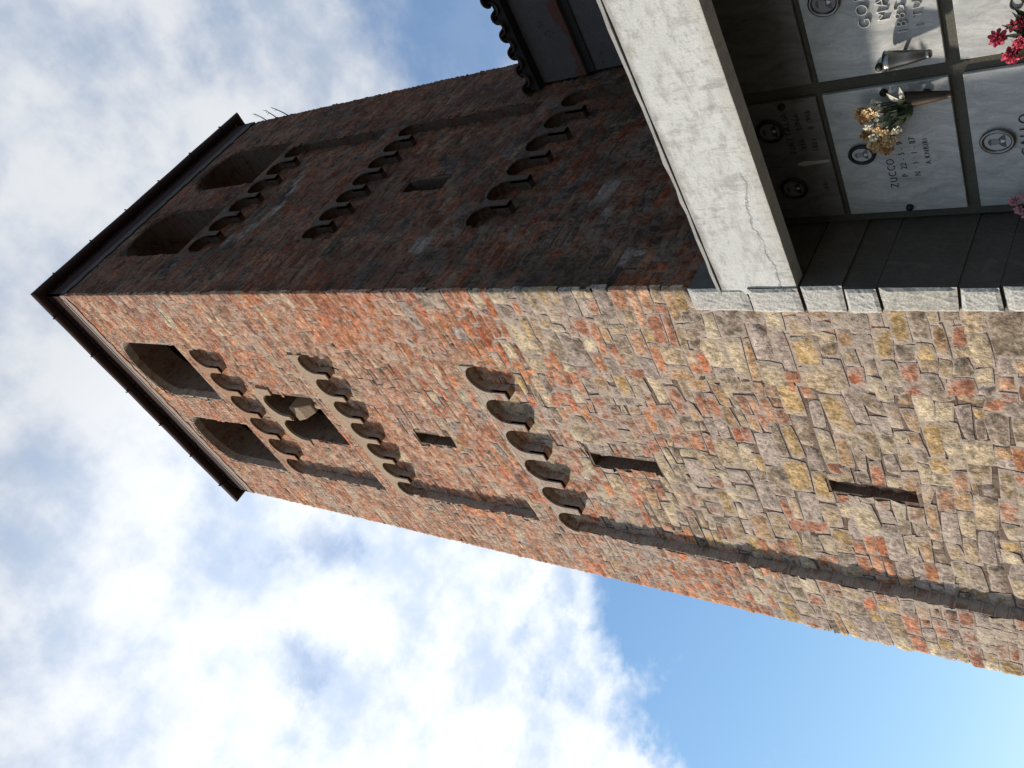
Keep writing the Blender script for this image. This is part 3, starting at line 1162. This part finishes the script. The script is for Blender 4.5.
# ------------------------------------------------------------------ church beside the tower
CY = 4.0
church = empty('church_building', (3.5, CY + 2.0, GZ), 'dark plastered church building with a tiled eave built against the shaded tower wall', 'church')
k = MB()
k.box(.05, 8.0, CY, CY + 5.0, GZ, 6.20)
k.build('wall', M['church_plaster'], church)
k = MB()
k.box(.05, 8.0, CY - .07, CY + .6, 6.30, 6.96)
k.build('cornice', M['church_plaster'], church)
k = MB()
k.box(.05, 8.0, CY - .02, CY + .55, 6.20, 6.297)
k.build('shadow_ledge', M['church_dark'], church)  # near-black strip painting the shadow line under the cornice
k = MB()
pts = []
n = 110
hgt = 0.0
for i in range(n + 1):
    x = .055 + i * .072
    if i % 2 == 0:
        hgt = rng.choice([.012, .012, .05, .09, .14]) * (1 if rng.random() < .8 else .5)
    pts.append((x, hgt + rng.uniform(0, .012)))
vs = []
for x, h in pts:
    vs += [(x, CY - .078, 6.303), (x, CY - .078, 6.303 + h), (x, CY - .06, 6.303 + h), (x, CY - .06, 6.303)]
k.add(vs, [(i * 4 + q, i * 4 + (q + 1) % 4, i * 4 + 4 + (q + 1) % 4, i * 4 + 4 + q) for i in range(n) for q in range(4)] + [(0, 1, 2, 3), (n * 4 + 3, n * 4 + 2, n * 4 + 1, n * 4)])
k.build('exposed_brick', M['church_brick'], church)
k = MB()
k.box(.04, 8.05, CY - .20, CY + 1.2, 6.965, 7.02)
k.build('soffit', M['church_dark'], church)
k = MB()
k.box(.05, 8.0, CY - .195, CY - .15, 7.021, 7.10)
k.build('fascia', M['church_dark'], church)
k = MB()
# barrel tiles: cover tiles over channels, running up the slope
sl = math.radians(17)
pitch = .235
i = 0
x = .10
while x < 8.0:
    for kind in (0, 1):
        cx = x + (pitch / 2 if kind else 0)
        r = .085
        vs = []
        ln = 5.2
        jy = rng.uniform(-.03, .03)
        for j, (t, rr) in enumerate(((0, r), (ln, r * .9))):
            for q in range(9):
                an = math.pi * q / 8
                px = cx + math.cos(an) * rr
                pz = math.sin(an) * rr * (1 if kind == 0 else -1) + (.05 if kind == 0 else .055)
                y = CY - .26 + jy + t * math.cos(sl)
                vs.append((px, y, 7.035 + pz + t * math.sin(sl)))
        m_ = len(vs)
        vs += [(vx, vy, vz - (.022 if kind == 0 else -.02)) for vx, vy, vz in vs]
        fs = [(q, q + 1, 10 + q, 9 + q) for q in range(8)]
        fs += [(18 + q + 1, 18 + q, 27 + q, 27 + q + 1) for q in range(8)]
        fs += [(q + 1, q, 18 + q, 18 + q + 1) for q in range(8)]
        k.add(vs, fs)
    x += pitch
k.build('roof', M['tile'], church)
k = MB()
k.add([(.05, CY + .25, 7.03), (8, CY + .25, 7.03), (8, CY + 5, 7.03), (.05, CY + 5, 7.03), (.05, CY + 5, 8.4), (8, CY + 5, 8.4)],
      [(0, 1, 5, 4), (0, 3, 2, 1), (3, 4, 5, 2), (0, 4, 3), (1, 2, 5)])
k.build('gable', M['church_plaster'], church)

# ------------------------------------------------------------------ columbarium
YN = .6708
colu = empty('columbarium', (3.2, .9, GZ), 'columbarium niche wall under a whitewashed concrete beam beside the tower', 'columbarium')
k = MB()
k.box(.062, 6.6, YN, YN + 1.3, GZ, 3.02)
k.build('niche_wall', M['niche'], colu)


def beam_y(x):
    return -.05 - .0403 * x


k = MB()
n = 60
vs = []
XB0, XB1 = -.015, 6.6
for i in range(n + 1):
    x = XB0 + (XB1 - XB0) * i / n
    y = beam_y(x)
    w = lambda s: rng.normal(0, .0005)
    vs += [(x, y + w(0), 2.416 + w(0)), (x, y + .135, 2.416 + w(0)), (x, y + .135, 3.0), (x, y, 3.0 + w(0)), (x, y + w(0), 2.7)]
fs = []
for i in range(n):
    for j in range(5):
        fs.append((i * 5 + j, i * 5 + (j + 1) % 5, i * 5 + 5 + (j + 1) % 5, i * 5 + 5 + j))
fs += [(0, 1, 2, 3, 4), tuple(n * 5 + j for j in range(5))[::-1]]
k.add(vs, fs)
k.build('beam', M['beam'], colu, bevel=.006)
k = MB()
vs = []
for i in range(n + 1):
    x = XB0 + .005 + (XB1 - XB0) * i / n
    y = beam_y(x) - .010 + rng.normal(0, .003)
    vs += [(x, y, 3.006), (x, YN + 1.4, 3.03), (x, YN + 1.4, 3.06), (x, y, 3.030 + rng.normal(0, .003))]
fs = [(i * 4 + j, i * 4 + (j + 1) % 4, i * 4 + 4 + (j + 1) % 4, i * 4 + 4 + j) for i in range(n) for j in range(4)]
fs += [(0, 1, 2, 3), tuple(n * 4 + j for j in range(4))[::-1]]
k.add(vs, fs)
k.build('roof_slab', M['beam'], colu)
k = MB()
k.box(6.32, 6.58, beam_y(6.5) + .002, beam_y(6.5) + .24, GZ, 2.41)
k.build('pillar', M['beam'], colu, bevel=.02)

PT = .032           # plaque thickness
YF = YN - PT        # plaque face


def plaque(x0, x1, z0, z1, m, label):
    t = empty('marble_plaque', ((x0 + x1) / 2, YN, z0), label, 'memorial plaque', 'marble plaques on the niche wall')
    k = MB()
    k.box(x0, x1, YF, YN - .002, z0, z1)
    k.build('plaque_slab', m, t, bevel=.005)
    return t


def on_wall(vs, x, z, y, fit=None):
    return [(x + a, y - d, z + b) for a, b, d in vs]


def lettering(t, body, x, z, size, m, thick=.012, wid=1.0):
    v, f = text_mesh(body, size, thick, thin=.0032 if thick > .015 else .0012)
    k = MB()
    k.add([(x + a * wid, YF - thick / 2 - .001 - d, z + b) for a, b, d in v], f)
    # text is drawn in its own plane facing -y
    return k.build('lettering', m, t)


def portrait(t, x, z, rx, rz, frame_m, dark=False, face_up=True):
    k = MB()
    n = 36
    k.add([(x + rx * math.cos(2 * math.pi * i / n), YF - .016, z + rz * math.sin(2 * math.pi * i / n)) for i in range(n)] +
          [(x + rx * math.cos(2 * math.pi * i / n), YF + .001, z + rz * math.sin(2 * math.pi * i / n)) for i in range(n)],
          [tuple(range(n))] + [(i, (i + 1) % n, n + (i + 1) % n, n + i) for i in range(n)], 0)

    def blob(cx, cz, bx, bz, y, mi, a0=0, a1=360):
        q = 20
        pts = [(x + (cx + bx * math.cos(math.radians(a0 + (a1 - a0) * i / q))) * rx, YF - .016 - y,
                z + (cz + bz * math.sin(math.radians(a0 + (a1 - a0) * i / q))) * rz) for i in range(q + 1)]
        k.add(pts, [tuple(range(q + 1))], mi)
    blob(.0, -.90, .70, .88, .0012, 1, 24, 156)          # dark jacket
    blob(.0, -.22, .16, .30, .0020, 3, 180, 360)         # shirt
    blob(0, .20, .30, .36, .0030, 2)                     # face
    blob(0, .36, .33, .26, .0038, 1, 10, 170)            # hair
    o = k.build('portrait', [M['photo_skin'] if dark else M['porcelain'], M['photo_dark'], M['photo_skin'], M['photo_white']], t)
    q = MB()
    pts = [(x + rx * 1.04 * math.cos(2 * math.pi * i / n), YF - .016, z + rz * 1.04 * math.sin(2 * math.pi * i / n)) for i in range(n + 1)]
    q.tube(pts, .0135, 8, cap=False)
    q.build('frame', frame_m, o, smooth=True)
    return o


def stud(t, x, z):
    k = MB()
    n = 14
    vs = []
    for y, r in ((YF + .001, .024), (YF - .02, .024), (YF - .028, .017), (YF - .031, .006)):
        vs += [(x + r * math.cos(2 * math.pi * i / n), y, z + r * math.sin(2 * math.pi * i / n)) for i in range(n)]
    fs = [(j * n + i, j * n + (i + 1) % n, j * n + n + (i + 1) % n, j * n + n + i) for j in range(3) for i in range(n)]
    fs.append(tuple(3 * n + i for i in range(n)))
    k.add(vs, fs)
    return k.build('stud', M['iron'], t, smooth=True)


X0, X1, X2, X3 = .14, 1.115, 1.21, 2.185
# lower left: engraved letters, dark framed portrait, bouquet in front
pz = plaque(X0, X1, 1.44, 2.208, M['marble'], 'grey marble plaque engraved with small black lines behind the cream bouquet')
lettering(pz, 'ZUCCO  C', .345, 1.845, .072, M['engrave'], .004, .80)
lettering(pz, 'P  22 - 5 - 9', .425, 1.770, .056, M['engrave'], .004, .80)
lettering(pz, 'N · 1 · 1 - 87', .425, 1.690, .056, M['engrave'], .004, .80)
lettering(pz, 'A.KNRIRI', .510, 1.615, .050, M['engrave'], .004, .82)
portrait(pz, .64, 2.035, .062, .075, M['iron'])
stud(pz, 1.075, 1.82)
stud(pz, .175, 1.80)
stud(pz, 1.03, 1.565)
# right of it: raised metal letters
pg = plaque(X2, X3, 1.44, 2.208, M['marble'], 'marble plaque with large raised metal letters and a tapered steel vase')
lettering(pg, 'GOR', 1.520, 1.812, .105, M['letter'], .018, .92)
lettering(pg, 'MA', 1.545, 1.700, .105, M['letter'], .018, .92)
lettering(pg, '1885', 1.440, 1.610, .090, M['letter'], .018, .92)
lettering(pg, 'I TU', 1.468, 1.520, .078, M['letter'], .018, 1.0)
portrait(pg, 1.735, 2.055, .072, .082, M['steel'], True)
stud(pg, 1.255, 1.815)
# upper left: marble coloured dark for beam shade, two faint portraits
pu = plaque(X0, X1, 2.253, 2.985, M['marble_dark'], 'plaque painted dark for shade, with two faint portraits just below the beam near the tower')
portrait(pu, .905, 2.615, .075, .085, M['iron'], True)
portrait(pu, .415, 2.560, .075, .085, M['iron'], True)
lettering(pu, 'NATTALIA', .70, 2.475, .066, M['engrave'], .004, .9)
lettering(pu, 'VIA   UNA', .72, 2.395, .060, M['engrave'], .004, .9)
lettering(pu, '1881    8 1966', .70, 2.315, .055, M['engrave'], .004, .8)
lettering(pu, '1881', .36, 2.315, .05, M['engrave'], .004, .8)
stud(pu, 1.08, 2.49)
v, fc = plate_mesh([(.625, 2.258), (.605, 2.27), (.600, 2.36), (.592, 2.44), (.598, 2.485), (.618, 2.490), (.632, 2.44), (.622, 2.36)], [], .006)
k = MB()
k.add([(a, YF - .001 - d, z) for a, z, d in v], fc)
k.build('lime_drip', M['chalk'], pu)
# upper right: dark, blank
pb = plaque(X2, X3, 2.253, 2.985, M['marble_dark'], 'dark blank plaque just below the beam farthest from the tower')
# bottom row
pc = plaque(X2, X3, .592, 1.360, M['marble'], 'brightest sunlit marble plaque behind the red carnations')
lettering(pc, 'C', 1.455, 1.010, .10, M['engrave'], .012, .95)
po = plaque(X0, X1, .592, 1.360, M['marble'], 'shaded marble plaque with a silver framed portrait of a dark suited figure')
portrait(po, .635, 1.215, .072, .085, M['steel'])
lettering(po, 'GALLO', .505, 1.035, .085, M['engrave'], .006, .95)


# vases and flowers -------------------------------------------------------
def vase(x, ztop, h, r, m, label, off=.085):
    t = empty('flower_vase', (x, YF - off, ztop - h), label, 'vase', 'vases on the niche wall')
    k = MB()
    n = 20
    prof = [(0, .30), (.03, .42), (.06, .46), (.10, .40), (.13, .48), (.5, .74), (.86, .96), (.90, 1.03), (.94, .97), (1.0, 1.08), (1.0, .92), (.75, .75)]
    vs = []
    for q, rr in prof:
        vs += [(x + r * rr * math.cos(2 * math.pi * i / n), YF - off + r * rr * math.sin(2 * math.pi * i / n), ztop - h + q * h) for i in range(n)]
    fs = [(j * n + i, j * n + (i + 1) % n, j * n + n + (i + 1) % n, j * n + n + i) for j in range(len(prof) - 1) for i in range(n)]
    fs += [tuple(range(n))[::-1], tuple((len(prof) - 1) * n + i for i in range(n))]
    k.add(vs, fs)
    k.build('vase_body', m, t, smooth=True)
    k = MB()
    zz = ztop - h * .35
    k.tube([(x, YF + .001, zz), (x, YF - off + r * .6, zz)], .012, 8)
    k.build('bracket', m, t)
    return t


def petal_flower(c, r, nrm, m, parent, layers=3, npet=7, ruff=.35):
    c, nrm = Vector(c), Vector(nrm).normalized()
    u = nrm.cross(Vector((.3, .9, .2))).normalized()
    w = nrm.cross(u)
    k = MB()
    for L in range(layers):
        rr = r * (1 - .24 * L)
        lift = r * .14 * L
        for i in range(npet):
            a = 2 * math.pi * (i + .5 * L + rng.uniform(-.15, .15)) / npet
            da = math.pi / npet * .92
            rows = []
            for j, q in enumerate((.08, .45, .8, 1.0)):
                row = []
                for s_ in (-1, -.4, .4, 1):
                    wd = (math.sin(min(q, .8) / .8 * math.pi / 2)) * da * s_ * (1 if q < .7 else (.82 if q < 1 else .22))
                    hh = lift + rr * (.04 + .50 * q * q * (.08 + .30 * L)) + rng.normal(0, ruff * .16 * r)
                    row.append(c + (u * math.cos(a + wd) + w * math.sin(a + wd)) * rr * q + nrm * hh)
                rows.append(row)
            vs = [p for row in rows for p in row]
            k.add(vs, [(j * 4 + s_, j * 4 + s_ + 1, j * 4 + 5 + s_, j * 4 + 4 + s_) for j in range(3) for s_ in range(3)])
    return k.build('flower', m, parent, smooth=True)


def leaf(p0, p1, wd, parent, m, bend=.02):
    p0, p1 = Vector(p0), Vector(p1)
    t = (p1 - p0).normalized()
    sd_ = t.cross(Vector((rng.uniform(-.4, .4), -1, rng.uniform(-.4, .4)))).normalized()
    nn = sd_.cross(t)
    k = MB()
    vs = []
    for q, ww in ((0, .15), (.25, .8), (.5, 1.0), (.75, .75), (1, .08)):
        c = p0.lerp(p1, q) + nn * bend * math.sin(q * math.pi)
        vs += [c - sd_ * wd * ww, c + nn * wd * -.25, c + sd_ * wd * ww]
    k.add(vs, [(i * 3 + j, i * 3 + j + 1, i * 3 + 4 + j, i * 3 + 3 + j) for i in range(4) for j in range(2)])
    return k.build('leaf', m, parent, smooth=True)


def stem(p0, p1, parent):
    k = MB()
    p0, p1 = Vector(p0), Vector(p1)
    mid = p0.lerp(p1, .5) + Vector((rng.uniform(-.01, .01), -.01, 0.01))
    k.tube([p0, mid, p1], .005, 5)
    return k.build('stem', M['leaf'], parent)


vase(1.335, 1.745, .265, .058, M['steel'], 'tapered silvery steel vase, empty, on the plaque with raised letters', .10)
VZ = (1.045, 1.675)
vase(VZ[0], VZ[1], .275, .050, M['bronze'], 'slim dark bronze vase holding the cream bouquet', .085)
bq = empty('flower_bouquet', (VZ[0], YF - .085, VZ[1] - .06), 'bouquet of faded cream and ochre artificial flowers in the dark bronze vase', 'bouquet', 'bouquets on the niche wall')
base = Vector((VZ[0], YF - .085, VZ[1] - .05))
for (x, z, y, r, m) in [(.985, 1.93, -.10, .050, 'ochre_petal'), (1.02, 1.88, -.13, .044, 'cream_petal'), (.90, 1.83, -.14, .052, 'cream_petal'),
                        (.80, 1.86, -.12, .050, 'ochre_petal'), (.77, 1.90, -.11, .046, 'cream_petal'), (.74, 1.83, -.12, .044, 'ochre_petal'),
                        (.84, 1.95, -.09, .044, 'ochre_petal'), (.98, 1.81, -.15, .040, 'white_petal'), (.88, 1.75, -.14, .036, 'white_petal'),
                        (1.06, 1.85, -.12, .036, 'white_petal'), (.82, 1.79, -.13, .042, 'cream_petal'), (1.01, 1.965, -.09, .036, 'cream_petal'),
                        (.72, 1.87, -.09, .036, 'cream_petal'), (.93, 1.90, -.15, .030, 'white_petal'), (.86, 1.88, -.16, .030, 'white_petal'),
                        (.95, 1.77, -.16, .032, 'white_petal'), (1.03, 1.80, -.14, .028, 'cream_petal'), (.79, 1.80, -.14, .034, 'cream_petal')]:
    c = Vector((x, YF + y, z))
    stem(base, c, bq)
    petal_flower(c, r * 1.2, (rng.uniform(-.5, .4), -1, rng.uniform(-.7, .3)), M[m], bq, 3 if 'white' not in m else 2, 5, .9)
for i in range(40):
    a = rng.uniform(-.9, 1.1)
    d = rng.uniform(.05, .13)
    p0 = base + Vector((rng.uniform(-.09, .02), -.03, rng.uniform(0, .12)))
    p1 = p0 + Vector((-math.sin(a) * d - .03, -rng.uniform(.0, .09), math.cos(a) * d))
    leaf(p0, p1, rng.uniform(.014, .026), bq, M['leaf'])
for p1 in ((1.14, 1.76), (1.17, 1.68), (1.09, 1.72), (.93, 1.71)):
    leaf(base + Vector((0, -.02, .05)), (p1[0], YF - .14, p1[1]), .016, bq, M['white_petal'])

vase(1.36, .93, .27, .055, M['bronze'], 'dark vase holding the red carnations low on the sunlit plaque', .10)
rb = empty('flower_bouquet', (1.36, YF - .10, .87), 'bouquet of bright red artificial carnations before the sunlit plaque', 'bouquet', 'bouquets on the niche wall')
base = Vector((1.36, YF - .10, .88))
for (x, z, y, r) in [(1.385, 1.125, -.14, .060), (1.285, 1.055, -.17, .068), (1.37, .995, -.20, .060), (1.45, 1.00, -.15, .058), (1.27, .96, -.15, .055),
                     (1.43, 1.045, -.12, .048)]:
    c = Vector((x, YF + y, z))
    stem(base, c, rb)
    petal_flower(c, r * .88, (rng.uniform(-.5, .2), -1, rng.uniform(-.5, .1)), M['red_petal'], rb, 4, 8, .9)
for i in range(16):
    a = rng.uniform(-1.0, 1.0)
    d = rng.uniform(.10, .23)
    p0 = base + Vector((0, -.02, .02))
    leaf(p0, p0 + Vector((math.sin(a) * d, -rng.uniform(0, .09), math.cos(a) * d)), rng.uniform(.014, .024), rb, M['leaf'])

vase(.20, .98, .25, .05, M['bronze'], 'dark vase holding the pale pink flowers near the tower corner', .10)
pk = empty('flower_bouquet', (.20, YF - .10, .93), 'bouquet of pale pink artificial flowers next to the dark granite cladding', 'bouquet', 'bouquets on the niche wall')
base = Vector((.20, YF - .10, .94))
for (x, z, y, r) in [(.265, 1.135, -.13, .042), (.205, 1.10, -.15, .046), (.17, 1.055, -.16, .045), (.30, 1.06, -.15, .045), (.235, 1.03, -.17, .045)]:
    c = Vector((x, YF + y, z))
    stem(base, c, pk)
    petal_flower(c, r, (rng.uniform(-.3, .3), -1, rng.uniform(-.5, .2)), M['pink_petal'], pk, 3, 8, .6)
for i in range(10):
    a = rng.uniform(-.9, .9)
    d = rng.uniform(.08, .18)
    p0 = base + Vector((0, -.02, .02))
    leaf(p0, p0 + Vector((math.sin(a) * d, -rng.uniform(0, .08), math.cos(a) * d)), .016, pk, M['leaf'])

# dry weeds sprouting from the tower's far edge ----------------------------------
for (z, lx, lz, lab) in ((13.84, .18, .25, 'uppermost thin dry weed stalk on the shaded tower edge near the gutter'),
                         (13.52, .19, .22, 'middle thin dry weed stalk on the shaded tower edge near the gutter'),
                         (13.18, .23, .36, 'lowest and longest thin dry weed stalk on the shaded tower edge')):
    t = empty('dry_weed', (-.02, DP - .03, z), lab, 'weed', 'dry weeds on the tower edge')
    k = MB()
    p = [Vector((-.02 + lx * q, DP - .02 + .03 * q, z + lz * q ** 1.25)) for q in (0, .2, .4, .6, .8, 1.0)]
    k.tube(p, [.012, .011, .010, .009, .007, .004], 5)
    k.build('stalk', M['straw'], t)
    k = MB()
    for q in range(5):
        c = p[-1].lerp(p[-3], q / 5)
        k.tube([c, c + Vector((rng.uniform(-.03, .05), rng.uniform(-.03, .03), .05))], [.005, .002], 4)
    k.build('seed_head', M['straw'], t)

# ------------------------------------------------------------------ build units -> metres
done = set()
for o in bpy.data.objects:
    if o is cam or o is sun:
        continue
    o.location = o.location * S
    if o.data is not None and o.type == 'MESH' and o.data.name not in done:
        o.data.transform(Matrix.Scale(S, 4))
        done.add(o.data.name)
